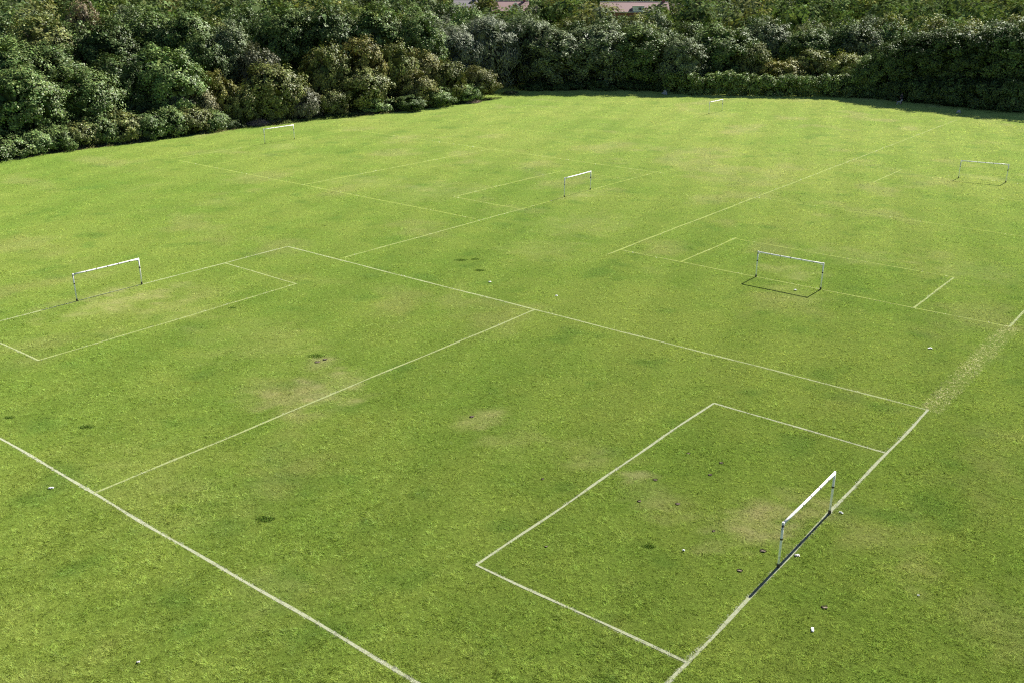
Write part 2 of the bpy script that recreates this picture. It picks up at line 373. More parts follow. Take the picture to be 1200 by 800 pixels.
# ------------------------------------------------------------------ grass blades
def make_grass(n):
    px = rng.uniform(-250, 1450, n); py = rng.uniform(108, 960, n)
    d = rt[None]*((px-600)/F)[:, None]-up[None]*((py-400)/F)[:, None]+fw[None]
    t = -CAM[2]/d[:, 2]
    P = CAM[None]+d*t[:, None]
    keep = (P[:, 0] > -62) & (P[:, 0] < 80) & (P[:, 1] < 166)
    P = P[keep]; n = len(P)
    x, y = P[:, 0], P[:, 1]
    dist = np.hypot(x-CAM[0], y-CAM[1])
    pix = dist/978.0
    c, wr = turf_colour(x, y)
    cl = fbm(x, y, 0.22, 71, 2); cl2 = fbm(x, y, 1.6, 73, 2)
    hgt = (0.018+0.042*smooth(cl, .3, .8)+0.02*smooth(cl2, .4, .9))*rng.uniform(.6, 1.25, n)
    hgt *= (1-0.75*wr)*(1+0.25*np.clip((dist-60)/100, 0, 1))
    wid = np.maximum(0.014, pix*0.45)*rng.uniform(.7, 1.3, n)
    # each clump has its own tone
    tone = 0.80+0.40*smooth(fbm(x, y, .17, 101, 2), .25, .75)
    far_ = np.clip((dist-45)/110, 0, 1)
    tone = tone*(1-far_)+(0.86+.28*smooth(fbm(x, y, .6, 105, 2), .25, .75))*far_
    c = c*tone[:, None]
    # thin out worn turf
    ok = rng.random(n) > wr*0.6
    # clumps lean together
    la = fbm(x, y, 0.35, 81, 2)*2*math.pi*1.6+rng.normal(0, .8, n)
    lean = hgt*rng.uniform(.6, 2.2, n)
    ya = rng.uniform(0, 2*math.pi, n)
    wv = np.stack([np.cos(ya), np.sin(ya), np.zeros(n)], 1)*wid[:, None]*.5
    tip = np.stack([np.cos(la)*lean, np.sin(la)*lean, hgt], 1)
    # whitewash on the blades that stand in a line
    paint = np.zeros(n)
    for (nm, x0, y0, x1, y1, wd, st) in LINES:
        ax, ay = x1-x0, y1-y0; Ln = math.hypot(ax, ay); ax /= Ln; ay /= Ln
        u = (x-x0)*ax+(y-y0)*ay; v = -(x-x0)*ay+(y-y0)*ax
        m = (u > -wd/2) & (u < Ln+wd/2) & (np.abs(v+0.02*np.sin(u*.35)) < wd*(.5+.35*rng.random(n))+0.012)
        q = np.where(m, st*(0.55+0.75*fbm(u, v*0+x0, 2.3, 91, 3)), 0)
        if nm == 'faded_line':
            fq = np.clip(q*2.0, 0, .85)[:, None]; c = c*(1-fq)+np.array([.46, .45, .24])*fq
        else:
            paint = np.maximum(paint, q)
    isp = rng.random(n) < np.minimum(paint*(1.0+1.0*far_), .9)
    c = np.where(isp[:, None], np.array([0.47, 0.48, 0.40])[None]*rng.uniform(.75, 1.1, n)[:, None], c)
    hgt2 = np.where(isp, .62+.55*far_, 1.0)
    tip *= hgt2[:, None]
    # yellow tips in places
    V = np.empty((n, 3, 3), np.float32)
    base = P.copy(); base[:, 2] = -0.004
    V[:, 0] = base-wv; V[:, 1] = base+wv; V[:, 2] = base+tip+np.array([0, 0, .004])[None]
    V = V[ok]; c = c[ok]
    return np_mesh('grass', V.reshape(-1, 3), 3, c)
g = link_mesh('grass', make_grass(2950000), M_blade)
tag(g, 'short uneven mown grass covering the whole playing field', 'grass', kind='stuff')

def rough_grass():
    n = 34000
    ex = [(-60, 198), (0, 189), (100, 174), (200, 162), (285, 150), (410, 137), (500, 127), (575, 117), (588, 115.5)]
    E = np.array([ground(*q)[:2] for q in ex]); seg = np.linalg.norm(np.diff(E, axis=0), axis=1); cum = np.concatenate([[0], np.cumsum(seg)])
    u = rng.uniform(0, cum[-1], n); b = np.stack([np.interp(u, cum, E[:, 0]), np.interp(u, cum, E[:, 1])], 1)
    clump = fbm(u, u*0, 3.0, 201, 3)
    tow = CAM[None, :2]-b; tow /= np.linalg.norm(tow, axis=1)[:, None]
    off = rng.normal(0, .55, n)-.35+1.1*(clump-.5)
    b = b+tow*off[:, None]
    h = (.10+.5*smooth(clump, .35, .8))*rng.uniform(.4, 1.2, n)*np.exp(-np.clip(off, 0, 9)*1.2)
    P = np.stack([b[:, 0], b[:, 1], np.full(n, -.01)], 1)
    ya = rng.uniform(0, 6.283, n); wv = np.stack([np.cos(ya), np.sin(ya), ya*0], 1)*.05
    tp = P+np.stack([rng.normal(0, .4, n)*h, rng.normal(0, .4, n)*h, h], 1)
    V = np.stack([P-wv, P+wv, tp], 1)
    k = rng.random((n, 1))*smooth(fbm(u, u*0, 7.0, 211, 2), .3, .7)[:, None]
    c = np.array([.10, .15, .035])*(1-k)+np.array([.26, .22, .10])*k
    o = link_mesh('rough_grass', np_mesh('rough_grass', V.reshape(-1, 3), 3, c), M_blade)
    tag(o, 'longer unmown grass and weeds along the foot of the wood', 'grass', kind='stuff')
rough_grass()

# ------------------------------------------------------------------ trees
def unit(v): return v/np.maximum(np.linalg.norm(v, axis=1, keepdims=True), 1e-9)

def leaf_quads(p, n, size, aspect=0.6, axis_hint=None):
    k = len(p)
    r = unit(rng.normal(size=(k, 3))) if axis_hint is None else axis_hint
    t = unit(np.cross(n, np.cross(r, n))+1e-6)
    s = np.cross(n, t)
    a = (size*rng.uniform(.6, 1.25, k)*.5)[:, None]; b = a*aspect
    V = np.empty((k, 4, 3))
    V[:, 0] = p-t*a; V[:, 1] = p+s*b-t*a*.1; V[:, 2] = p+t*a; V[:, 3] = p-s*b-t*a*.1
    return V

CROWN_TONE = [None]
def crown_quads(R, z0, z1, nblob, per, leaf, aspect=.62, low=-.75, blob=(.12, .21), droop=0.0, r0=.74, r1=1.0):
    """leaf clumps over the outside of an uneven crown, sparser leaves and big added light-blocking sheets within"""
    zc = (z0+z1)/2; hz = (z1-z0)/2
    d = unit(rng.normal(size=(nblob*4, 3))); d = d[d[:, 2] > low][:nblob]; nb = len(d)
    rad = rng.uniform(r0, r1, nb)
    # a few broad lobes so that no crown is a plain dome
    lob = unit(rng.normal(size=(7, 3))); rad *= .86+.2*np.clip((d@lob.T).max(1)*1.6-.75, 0, 1)
    sh = np.where(d[:, 2] < 0, 1+0.35*d[:, 2]**2, 1.0)
    C = d*np.stack([R*rad*sh, R*rad*sh, hz*rad], 1); C[:, 2] += zc
    br = R*rng.uniform(*blob, nb)
    q = unit(d*1.2+np.array([0, 0, .35])+rng.normal(size=(nb, 3))*.15)
    idx = np.repeat(np.arange(nb), per)
    dd = unit(rng.normal(size=(len(idx), 3))+q[idx]*.85)
    an = rng.uniform(.7, 1.35, (nb, 3))
    p = C[idx]+dd*(br[idx]*(rng.uniform(.5, 1.1, len(idx))+.35*(rng.random(len(idx))**4)))[:, None]*an[idx]*np.array([1, 1, .85])
    p += rng.normal(size=p.shape)*R*.018
    tone = np.repeat(rng.uniform(.72, 1.28, nb), per)
    n = unit(dd*.34+q[idx]*.85+rng.normal(size=dd.shape)*.30)
    if droop:
        hint = unit(dd*.5+np.array([0, 0, droop])+rng.normal(size=dd.shape)*.35)
        V = leaf_quads(p, unit(n), leaf, aspect, hint)
    else:
        V = leaf_quads(p, n, leaf, aspect)
    k = max(60, len(p)//28)
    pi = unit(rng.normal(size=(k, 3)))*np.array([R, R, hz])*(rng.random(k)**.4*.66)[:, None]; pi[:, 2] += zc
    Vi = leaf_quads(pi, unit(rng.normal(size=(k, 3))), R*.55, .8)  # large leaf sheets added inside the crown to stop light passing through
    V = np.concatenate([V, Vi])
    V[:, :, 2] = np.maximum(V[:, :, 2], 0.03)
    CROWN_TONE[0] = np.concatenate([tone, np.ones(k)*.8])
    return V.reshape(-1, 3)

def trunk_mesh(name, H, R):
    bm = bmesh.new()
    r = R*.075+.06
    bm_tube(bm, [(0, 0, -.15), (.02, 0, H*.12), (R*.03, R*.02, H*.3), (-R*.02, R*.04, H*.55), (0, 0, H*.8)], [r*1.35, r, r*.85, r*.55, r*.15], 8)
    for k in range(5):
        a = k*2.4; z = H*(.25+.09*k)
        bm_tube(bm, [(0, 0, z), (math.cos(a)*R*.35, math.sin(a)*R*.35, z+H*.12), (math.cos(a)*R*.68, math.sin(a)*R*.68, z+H*.2)], [r*.45, r*.28, r*.1], 6)
    me = bpy.data.meshes.new(name); bm.to_mesh(me); bm.free(); me.materials.append(M_bark)
    return me

PROTO = {}
def proto(kind, i):
    key = (kind, i)
    if key in PROTO: return PROTO[key]
    if kind == 'broad': R, H = 4.5, 10.0; v = crown_quads(R, -.6, H, 190, 84, .28, low=-.9); mat = M_leaf
    elif kind == 'tall': R, H = 4.2, 13.0; v = crown_quads(R, -.6, H, 220, 80, .29, low=-.92); mat = M_leaf
    elif kind == 'willow': R, H = 5.0, 11.0; v = crown_quads(R, -.3, H, 110, 95, .62, aspect=.22, droop=.75, blob=(.15, .27), r0=.66); mat = M_willow
    elif kind == 'thorn': R, H = 3.2, 5.5; v = crown_quads(R, -.2, H, 110, 84, .24, blob=(.13, .24), low=-.9, r0=.68); mat = M_leaf
    elif kind == 'bush': R, H = 2.6, 3.0; v = crown_quads(R, -.8, H, 100, 76, .22, blob=(.12, .24), low=-.35, r0=.68); mat = M_leaf
    elif kind == 'far': R, H = 5.0, 11.0; v = crown_quads(R, 0, H, 120, 50, .44, blob=(.13, .23)); mat = M_leaf
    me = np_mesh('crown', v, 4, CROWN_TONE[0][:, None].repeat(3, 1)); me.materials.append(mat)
    PROTO[key] = (me, trunk_mesh('trunk', H, R), R*1.12, H*1.03)
    return PROTO[key]

NVAR = {'broad': 5, 'tall': 4, 'willow': 3, 'thorn': 4, 'bush': 5, 'far': 6}
CNT = {}
NAMES = {'broad': ('broadleaf_tree', 'tree'), 'tall': ('broadleaf_tree', 'tree'), 'willow': ('willow_tree', 'tree'), 'thorn': ('hawthorn_tree', 'tree'), 'bush': ('bramble_bush', 'bush'), 'far': ('broadleaf_tree', 'tree')}
def plant(kind, x, y, width, height, colour, label, group, rz=None):
    i = CNT.get(kind, 0); CNT[kind] = i+1
    cm, tm, pr_, ph = proto(kind, i % NVAR[kind])
    nm, cat = NAMES[kind]
    root = tag(empty(nm, (x, y, 0), random.uniform(0, 6.28) if rz is None else rz), label, cat, group)
    s = width/2/pr_; sz = height/ph
    root.scale = (s, s, sz)
    c = bpy.data.objects.new('foliage' if kind == 'bush' else 'crown', cm); COL.objects.link(c); c.parent = root
    j = random.uniform(.88, 1.12)
    c.color = (colour[0]*j*1.80, colour[1]*j*1.84, colour[2]*j*1.75, 1)
    t = bpy.data.objects.new('stem' if kind == 'bush' else 'trunk', tm); COL.objects.link(t); t.parent = root
    return root

DG = (.042, .062, .020); MG = (.058, .084, .026); OL = (.076, .085, .027); RU = (.092, .072, .044); GG = (.105, .118, .082); YG = (.112, .122, .034)
PB = (.070, .072, .046); LG = (.072, .105, .034); AM = (.102, .100, .026); SG = (.074, .092, .046)

def at_pixel(kind, px, top, wpx, dist, colour, label, group='trees along the edge of the wood'):
    p = depth_point(px, top, dist)
    return plant(kind, p[0], p[1], wpx/F*math.hypot(dist, CAM[2]-2)*.98, p[2], colour, label, group)

TREES = [
    # the wood on the left, from the corner of the field inwards
    ('broad', 15, 74, 100, 137, MG, 'big rounded green tree rising straight behind the bramble hedge, first at its left end'),
    ('broad', 92, 76, 88, 141, MG, 'rounded green tree behind the brambles, second from the left end of the hedge'),
    ('broad', 135, 58, 84, 147, DG, 'dark green tree half hidden between two big rounded front trees'),
    ('broad', 188, 53, 96, 147, LG, 'big bright green domed tree above the purple brown shrub'),
    ('tall', 5, 40, 90, 150, MG, 'mid green tree behind the first big rounded tree of the left wood'),
    ('tall', 55, 42, 84, 154, DG, 'darker green tree with a knobbly crown between the hedge trees and the rusty tree'),
    ('tall', 38, 8, 92, 166, OL, 'olive tinted tall tree in the far left of the wood'),
    ('tall', 118, 14, 80, 163, DG, 'tall dark tree standing just below the rusty brown crown'),
    ('tall', 165, 4, 84, 168, MG, 'tall green tree to the right of the rusty brown crown'),
    ('tall', 212, 2, 78, 168, MG, 'tall tree left of the thin grey brown one'),
    ('tall', 232, 32, 64, 158, DG, 'dark tree above the amber bush, with bare stems below'),
    ('tall', 262, 18, 62, 161, SG, 'thin grey brown tree with sparse leaves beside the dark hollow'),
    ('tall', 92, -8, 44, 186, RU, 'rusty brown tree, the only copper crown in the wood'),
    ('thorn', 253, 82, 46, 150, AM, 'small amber leaved bush glowing in front of dark stems'),
    ('thorn', 318, 74, 82, 152, OL, 'olive gold thorn tree left of the darker hawthorns'),
    ('thorn', 300, 52, 60, 158, PB, 'brownish thorn tree under the dark hollow in the wood'),
    ('tall', 330, -2, 80, 178, MG, 'leafy tree with a deep dark hollow beneath its crown, left of the twin tall trees'),
    ('tall', 384, -4, 84, 178, DG, 'first of the tall dark trees in the row above the hawthorns'),
    ('tall', 436, -2, 84, 180, MG, 'middle tall tree in the row above the hawthorns'),
    ('tall', 488, 6, 74, 181, MG, 'tall tree next to the pale willows, on their left'),
    ('thorn', 378, 50, 68, 160, OL, 'olive brown hawthorn with a flat lumpy top'),
    ('thorn', 425, 42, 70, 163, (.092, .086, .026), 'tallest olive hawthorn of the clump'),
    ('thorn', 462, 50, 60, 166, OL, 'hawthorn in the middle of the clump below the tall row'),
    ('thorn', 496, 58, 58, 169, (.098, .095, .034), 'hawthorn with straw coloured leaves below the willows'),
    ('thorn', 420, 76, 84, 160, OL, 'dark based hawthorn directly behind the neat green bush'),
    ('thorn', 487, 82, 54, 163, (.105, .105, .036), 'upright yellowish shrub near the end of the left wood'),
    ('thorn', 524, 72, 54, 169, OL, 'shrub with ochre top beside the path gap'),
    ('thorn', 562, 78, 48, 174, (.086, .088, .034), 'last brownish shrub before the grass path'),
    ('thorn', 545, 97, 50, 170, LG, 'low bright green shrub at the tip of the left wood'),
    ('thorn', 508, 101, 56, 164, MG, 'low green shrub on the field edge left of the twig pile'),
    ('thorn', 478, 112, 44, 159, DG, 'dark low shrub on the field edge right of the neat green bush'),
    # willows and the dark belt at the far end
    ('willow', 528, 22, 84, 188, GG, 'silvery willow standing left of the other willows'),
    ('willow', 574, 12, 90, 192, GG, 'tallest silvery willow in front of the gabled house'),
    ('willow', 622, 12, 84, 194, SG, 'grey green willow touching the dark belt of trees'),
    ('willow', 604, 48, 62, 197, GG, 'lower willow hanging over the grass path'),
    ('broad', 650, 27, 92, 191, SG, 'shaded tree at the left end of the dark belt behind the far goal'),
    ('broad', 700, 24, 94, 192, SG, 'second shaded tree in the dark belt behind the far goal'),
    ('broad', 752, 27, 96, 193, MG, 'third shaded tree in the dark belt, below the white dormer'),
    ('broad', 800, 38, 70, 189, SG, 'shaded tree of the dark belt whose pale leaves overhang the hedge'),
    ('broad', 848, 29, 100, 197, MG, 'large dark domed tree behind the left part of the far hedge'),
    ('thorn', 885, 52, 56, 194, OL, 'olive shrub between the domed tree and the hedge'),
    ('thorn', 915, 70, 62, 191, AM, 'yellow shrub showing just over the far hedge'),
    ('thorn', 950, 58, 62, 195, OL, 'rust flecked shrub behind the middle of the far hedge'),
    ('thorn', 992, 62, 56, 193, YG, 'yellow green shrub where the hedge meets the dark right trees'),
    ('broad', 905, 20, 76, 214, SG, 'pale topped round tree behind the domed one'),
    ('broad', 950, 30, 70, 208, MG, 'round green tree standing behind the rust flecked shrub'),
    ('broad', 998, 22, 80, 212, DG, 'dark round tree left of the tall shaded mass'),
    ('broad', 1035, 14, 70, 224, SG, 'grey green round tree peeping over the shoulder of the shaded mass'),
    # the tall trees on the right, their shaded front put into dark leaf colour
    ('broad', 1022, 66, 56, 188, MG, 'low shoulder tree at the left end of the tall shaded mass'),
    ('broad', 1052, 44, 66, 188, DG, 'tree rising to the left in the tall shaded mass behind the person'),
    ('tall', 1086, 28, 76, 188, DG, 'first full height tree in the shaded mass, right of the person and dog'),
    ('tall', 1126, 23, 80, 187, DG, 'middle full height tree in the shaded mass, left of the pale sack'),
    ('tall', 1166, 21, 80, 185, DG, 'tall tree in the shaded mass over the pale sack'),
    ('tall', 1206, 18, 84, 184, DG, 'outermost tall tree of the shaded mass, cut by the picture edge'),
    ('tall', 1252, 10, 90, 184, YG, 'tall tree beyond the shaded mass, outside the picture'),
    ('tall', 1300, 10, 90, 182, MG, 'tall green tree outside the picture on the right'),
]
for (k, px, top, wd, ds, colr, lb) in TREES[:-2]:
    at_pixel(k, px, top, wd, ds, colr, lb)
for (k, px, top, wd, ds, colr, lb) in TREES[-2:]:
    at_pixel(k, px, top, wd, ds, colr, lb)

# bramble hedge along the left edge of the field
EDGE = [(-60, 198), (0, 189), (100, 174), (200, 162), (285, 150), (410, 137), (500, 127), (575, 117)]
def edge_y(px): return float(np.interp(px, [e[0] for e in EDGE], [e[1] for e in EDGE]))
ORD = ['first', 'second', 'third', 'fourth', 'fifth', 'sixth', 'seventh', 'eighth', 'ninth', 'tenth', 'eleventh', 'twelfth', 'thirteenth']
k = 0
for px, top, wd, colr, what in [(-22, 163, 50, MG, 'leafy green'), (8, 158, 44, MG, 'leafy green'), (36, 152, 42, LG, 'pale green'), (62, 148, 42, MG, 'green'), (88, 143, 42, OL, 'olive'), (114, 137, 44, MG, 'green'),
                               (140, 133, 42, OL, 'olive'), (166, 131, 44, DG, 'dark green'), (192, 127, 44, MG, 'green'), (218, 126, 44, OL, 'olive'), (242, 130, 40, MG, 'green'), (262, 138, 34, DG, 'dark green')]:
    g0 = ground(px, edge_y(px)); ds = math.hypot(g0[0]-CAM[0], g0[1]-CAM[1])+2.6
    lab = 'low %s bramble bush, %s from the left end of the hedge along the field' % (what, ORD[k]) if k else 'leafy green bramble bush at the very left end of the field hedge'
    at_pixel('bush', px, top, wd*1.3, ds, colr, lab, 'bramble bushes along the field edge'); k += 1
for px, top, wd, dd, colr, lab in [
    (208, 106, 40, 6.5, PB, 'purple brown shrub growing above the bramble hedge'), (236, 108, 44, 6.0, (.092, .088, .044), 'straw brown shrub at the right end of the bramble hedge'),
    (128, 122, 40, 6.0, OL, 'olive bramble mound behind the middle of the left hedge'), (60, 133, 46, 6.0, MG, 'green bramble mound under the two rounded trees'),
    (283, 104, 52, 4.5, OL, 'straw topped olive bush with deep shade under it, right of the bramble hedge'),
    (318, 106, 52, 4.0, OL, 'olive bush behind the twig heap, with a dark foot'),
    (352, 104, 56, 4.0, PB, 'brownish bush in the middle of the shaded bushes above the small far goal'),
    (384, 106, 50, 3.8, OL, 'olive bush just left of the neat green one'),
    (436, 112, 58, 3.2, LG, 'neat rounded green bush alone on the field edge'),
    (463, 116, 30, 3.4, MG, 'small green bush tucked beside the neat rounded one'),
    (598, 107, 20, 6.0, SG, 'tiny grey bush at the mouth of the grass path')]:
    ey = edge_y(px) if px < 590 else 115.5
    g0 = ground(px, ey); ds = math.hypot(g0[0]-CAM[0], g0[1]-CAM[1])+dd
    at_pixel('bush', px, top, wd, ds, colr, lab, 'bushes on the field edge')

for i_, (px, top, wd, ds, lab) in enumerate([  # dark bushes added to close the sunlit gaps under the trees
    (628, 96, 44, 187, 'added dark bush at the left foot of the dark belt by the grass path'), (664, 94, 50, 188, 'added dark bush second from the path under the dark belt'), (704, 92, 52, 188.5, 'added dark bush midway along the foot of the dark belt'),
    (742, 93, 50, 189, 'added dark bush left of the pale peaked sack'), (776, 95, 40, 188, 'added dark bush behind the pale peaked sack'),
    (1022, 96, 44, 187, 'added dark bush at the left foot of the tall shaded mass'), (1052, 94, 50, 185.5, 'added dark bush behind the person with the dog'), (1086, 92, 54, 183, 'added dark bush right of the person in the shade'),
    (1120, 92, 56, 180.5, 'added dark bush behind the pale crumpled sack'), (1156, 92, 58, 178.5, 'added dark bush right of the pale crumpled sack'), (1194, 92, 60, 177, 'added dark bush under the outermost tall tree')]):
    at_pixel('bush', px, top, wd, ds, DG, lab, 'dark bushes added in the shade')

# long hedge at the far end
def hedge(name, a, b, hgt, thick, colour, label):
    a = np.array(a); b = np.array(b); Ln = np.linalg.norm(b-a); t = (b-a)/Ln; s = np.array([-t[1], t[0]])
    out = []
    nb = int(Ln*10)
    u = rng.uniform(0, Ln, nb); hh = hgt*(.84+.2*fbm(u, u*0, 5.0, 5, 2)+.03*rng.normal(size=nb))
    zz = rng.uniform(.05, 1, nb)**.7*hh; ww = rng.uniform(-.5, .5, nb)*thick*(1-.35*zz/hgt)
    C = np.stack([a[0]+t[0]*u+s[0]*ww, a[1]+t[1]*u+s[1]*ww, zz-.35], 1)
    idx = np.repeat(np.arange(nb), 80)
    dd = unit(rng.normal(size=(len(idx), 3))+np.array([0, 0, .4]))
    p = C[idx]+dd*rng.uniform(.35, .75, len(idx))[:, None]; p[:, 2] = np.maximum(p[:, 2], .05)
    V = leaf_quads(p, unit(dd*.5+rng.normal(size=dd.shape)*.35+np.array([0, 0, .6])*(zz[idx]/hgt > .6)[:, None]-np.array([s[0], s[1], 0])*(ww[idx] < -thick*.25)[:, None]*.5), .36)
    me = np_mesh('hedge', V.reshape(-1, 3), 4, rng.uniform(.75, 1.25, nb).repeat(80)[:, None].repeat(3, 1)); me.materials.append(M_leaf)
    o = link_mesh(name, me); o.color = (colour[0]*2.0, colour[1]*1.95, colour[2]*1.8, 1)
    return tag(o, label, 'hedge')
ha, hb = depth_point(778, 100, 183), depth_point(1012, 100, 187)
hedge('hedge', ha[:2], hb[:2], 4.0, 3.2, LG, 'long level green hedge closing the far end of the field')

# ---- the wood behind, each tree on its own while it can still be told apart
EDGE_W = [ground(*q)[:2] for q in [(0, 189), (100, 174), (200, 162), (285, 150), (410, 137), (500, 127), (575, 117), (600, 115), (700, 116), (780, 115), (900, 116), (1000, 117), (1100, 124), (1200, 128), (1290, 128)]]
EDGE_AZ = np.array([math.atan2(-(e[0]-CAM[0]), e[1]-CAM[1]) for e in EDGE_W]); EDGE_D = np.array([math.hypot(e[0]-CAM[0], e[1]-CAM[1]) for e in EDGE_W])
order = np.argsort(EDGE_AZ); EDGE_AZ = EDGE_AZ[order]; EDGE_D = EDGE_D[order]
def px_of(x, y, z):
    d = np.array([x, y, z])-CAM
    return 600+F*(d@rt)/(d@fw), 400-F*(d@up)/(d@fw)
def top_for(px, py, x, y):
    """height of a tree at x, y whose top shows at picture row py"""
    dist = math.hypot(x-CAM[0], y-CAM[1]); return depth_point(px, py, dist)[2]
PAL = [(MG, 'mid green'), (DG, 'dark green'), (OL, 'olive green'), (SG, 'grey green'), (LG, 'fresh green'), (YG, 'yellow green'), (PB, 'brownish')]
PW = [.32, .24, .14, .14, .11, .04, .01]
r = 0; dist = 158.0; placed = 0
while dist < 345 and placed < 205:
    sp = 7.2+(dist-158)*.022
    az = YAW-math.atan(690/F)
    while az < YAW+math.atan(690/F):
        a = az+random.uniform(-.35, .35)*sp/dist; dd = dist+random.uniform(-.4, .4)*sp
        az += sp/dist
        x = CAM[0]-math.sin(a)*dd; y = CAM[1]+math.cos(a)*dd
        px, _ = px_of(x, y, 8)
        e = float(np.interp(a, EDGE_AZ, EDGE_D))
        deep = 26 if px < 620 else (19 if px < 860 else (44 if px < 1010 else 13))
        if dd < e+deep or px < -40 or px > 1240: continue
        hh = random.uniform(9.5, 14.5) if px < 560 else random.uniform(8.5, 12.2)
        if px > 1015 and dd < e+45: hh = random.uniform(12.0, 13.6)
        lim = None
        if 572 < px < 632: lim = top_for(px, random.uniform(7, 11) if px > 590 else random.uniform(3, 8), x, y)
        elif 682 < px < 800: lim = top_for(px, random.uniform(13, 15) if 730 < px < 766 else random.uniform(1, 7), x, y)
        elif 530 < px < 556: lim = top_for(px, 5+random.uniform(0, 4), x, y)
        if lim: hh = min(hh, lim)
        if hh < 4: continue
        if placed >= 205: break
        colr, cn = random.choices(PAL, PW)[0]
        if px > 1030 and dd < e+45: colr, cn = random.choice([(YG, 'yellow green'), (YG, 'yellow green'), (LG, 'fresh green')])  # sunlit crest above the shaded mass, put into the leaf colour
        reg = 'left' if px < 470 else ('middle' if px < 860 else 'right')
        wherever = {'left': 'deep in the wood on the left, behind the front rows', 'middle': 'behind the willows and the dark belt', 'right': 'behind the far hedge and shaded mass'}[reg]
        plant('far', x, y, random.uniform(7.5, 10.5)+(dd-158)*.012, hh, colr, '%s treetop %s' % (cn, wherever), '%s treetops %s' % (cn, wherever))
        placed += 1
    dist += sp*.92
print('fill trees', placed, 'reached', round(dist))

# ---- far wood, one mass
def far_wood(d0, d1, n):
    out = []
    for i in range(n):
        dd = d0+(d1-d0)*((i+random.random())/n)**.8
        a = YAW+math.atan(random.uniform(-720, 720)/F)
        x = CAM[0]-math.sin(a)*dd; y = CAM[1]+math.cos(a)*dd
        px, _ = px_of(x, y, 8)
        hh = random.uniform(10, 15)
        if dd < 452:
            if 570 < px < 636: hh = min(hh, top_for(px, 10, x, y))
            elif 680 < px < 802: hh = min(hh, top_for(px, 14 if 730 < px < 766 else 6, x, y))
            elif 528 < px < 558: hh = min(hh, top_for(px, 6, x, y))
        if hh < 3.5: continue
        v = crown_quads(random.uniform(4.5, 7), .3, hh, 24, 26, .85+dd*.0007, blob=(.25, .42))
        v[:, 0] += x; v[:, 1] += y
        out.append((v, np.repeat(np.array([random.choices(PAL, PW)[0][0]]), len(v)//4, 0)*random.uniform(.9, 1.3)*np.array([1.7, 1.62, 1.95])))
    V = np.concatenate([o[0] for o in out]); c = np.concatenate([o[1] for o in out])
    me = np_mesh('far_woodland', V, 4, c)
    me.materials.append(leafy('far_leaf', 'col', trans=.12, gloss=.0, var=.4))
    tag(link_mesh('far_woodland', me), 'distant woodland closing the view behind the houses', 'woodland', kind='stuff')
far_wood(dist-4, 760, 640)

# ------------------------------------------------------------------ houses far behind
def prism(bm, x0, x1, y0, y1, z0, z1, axis_='x'):
    """a gable roof: ridge along axis_"""
    if axis_ == 'x':
        ym = (y0+y1)/2
        v = [bm.verts.new(p) for p in [(x0, y0, z0), (x1, y0, z0), (x1, y1, z0), (x0, y1, z0), (x0, ym, z1), (x1, ym, z1)]]
        for f in [(0, 1, 5, 4), (2, 3, 4, 5), (0, 4, 3), (1, 2, 5), (0, 3, 2, 1)]: bm.faces.new([v[i] for i in f])
    else:
        xm = (x0+x1)/2
        v = [bm.verts.new(p) for p in [(x0, y0, z0), (x0, y1, z0), (x1, y1, z0), (x1, y0, z0), (xm, y0, z1), (xm, y1, z1)]]
        for f in [(0, 1, 5, 4), (2, 3, 4, 5), (0, 4, 3), (1, 2, 5), (0, 3, 2, 1)]: bm.faces.new([v[i] for i in f])

def window(parent, x, y, z, wd, hg):
    bm = bmesh.new()
    for dx in (-wd/2, 0, wd/2): bm_box(bm, (x+dx, y-.03, z), (.08, .1, hg))
    for dz in (-hg/2, hg/2): bm_box(bm, (x, y-.031, z+dz), (wd+.08, .1, .08))
    f = from_bm('window', bm, M_render, parent)
    bm = bmesh.new(); bm_box(bm, (x, y-.005, z), (wd-.08, .04, hg-.08)); from_bm('pane', bm, M_glass, f)

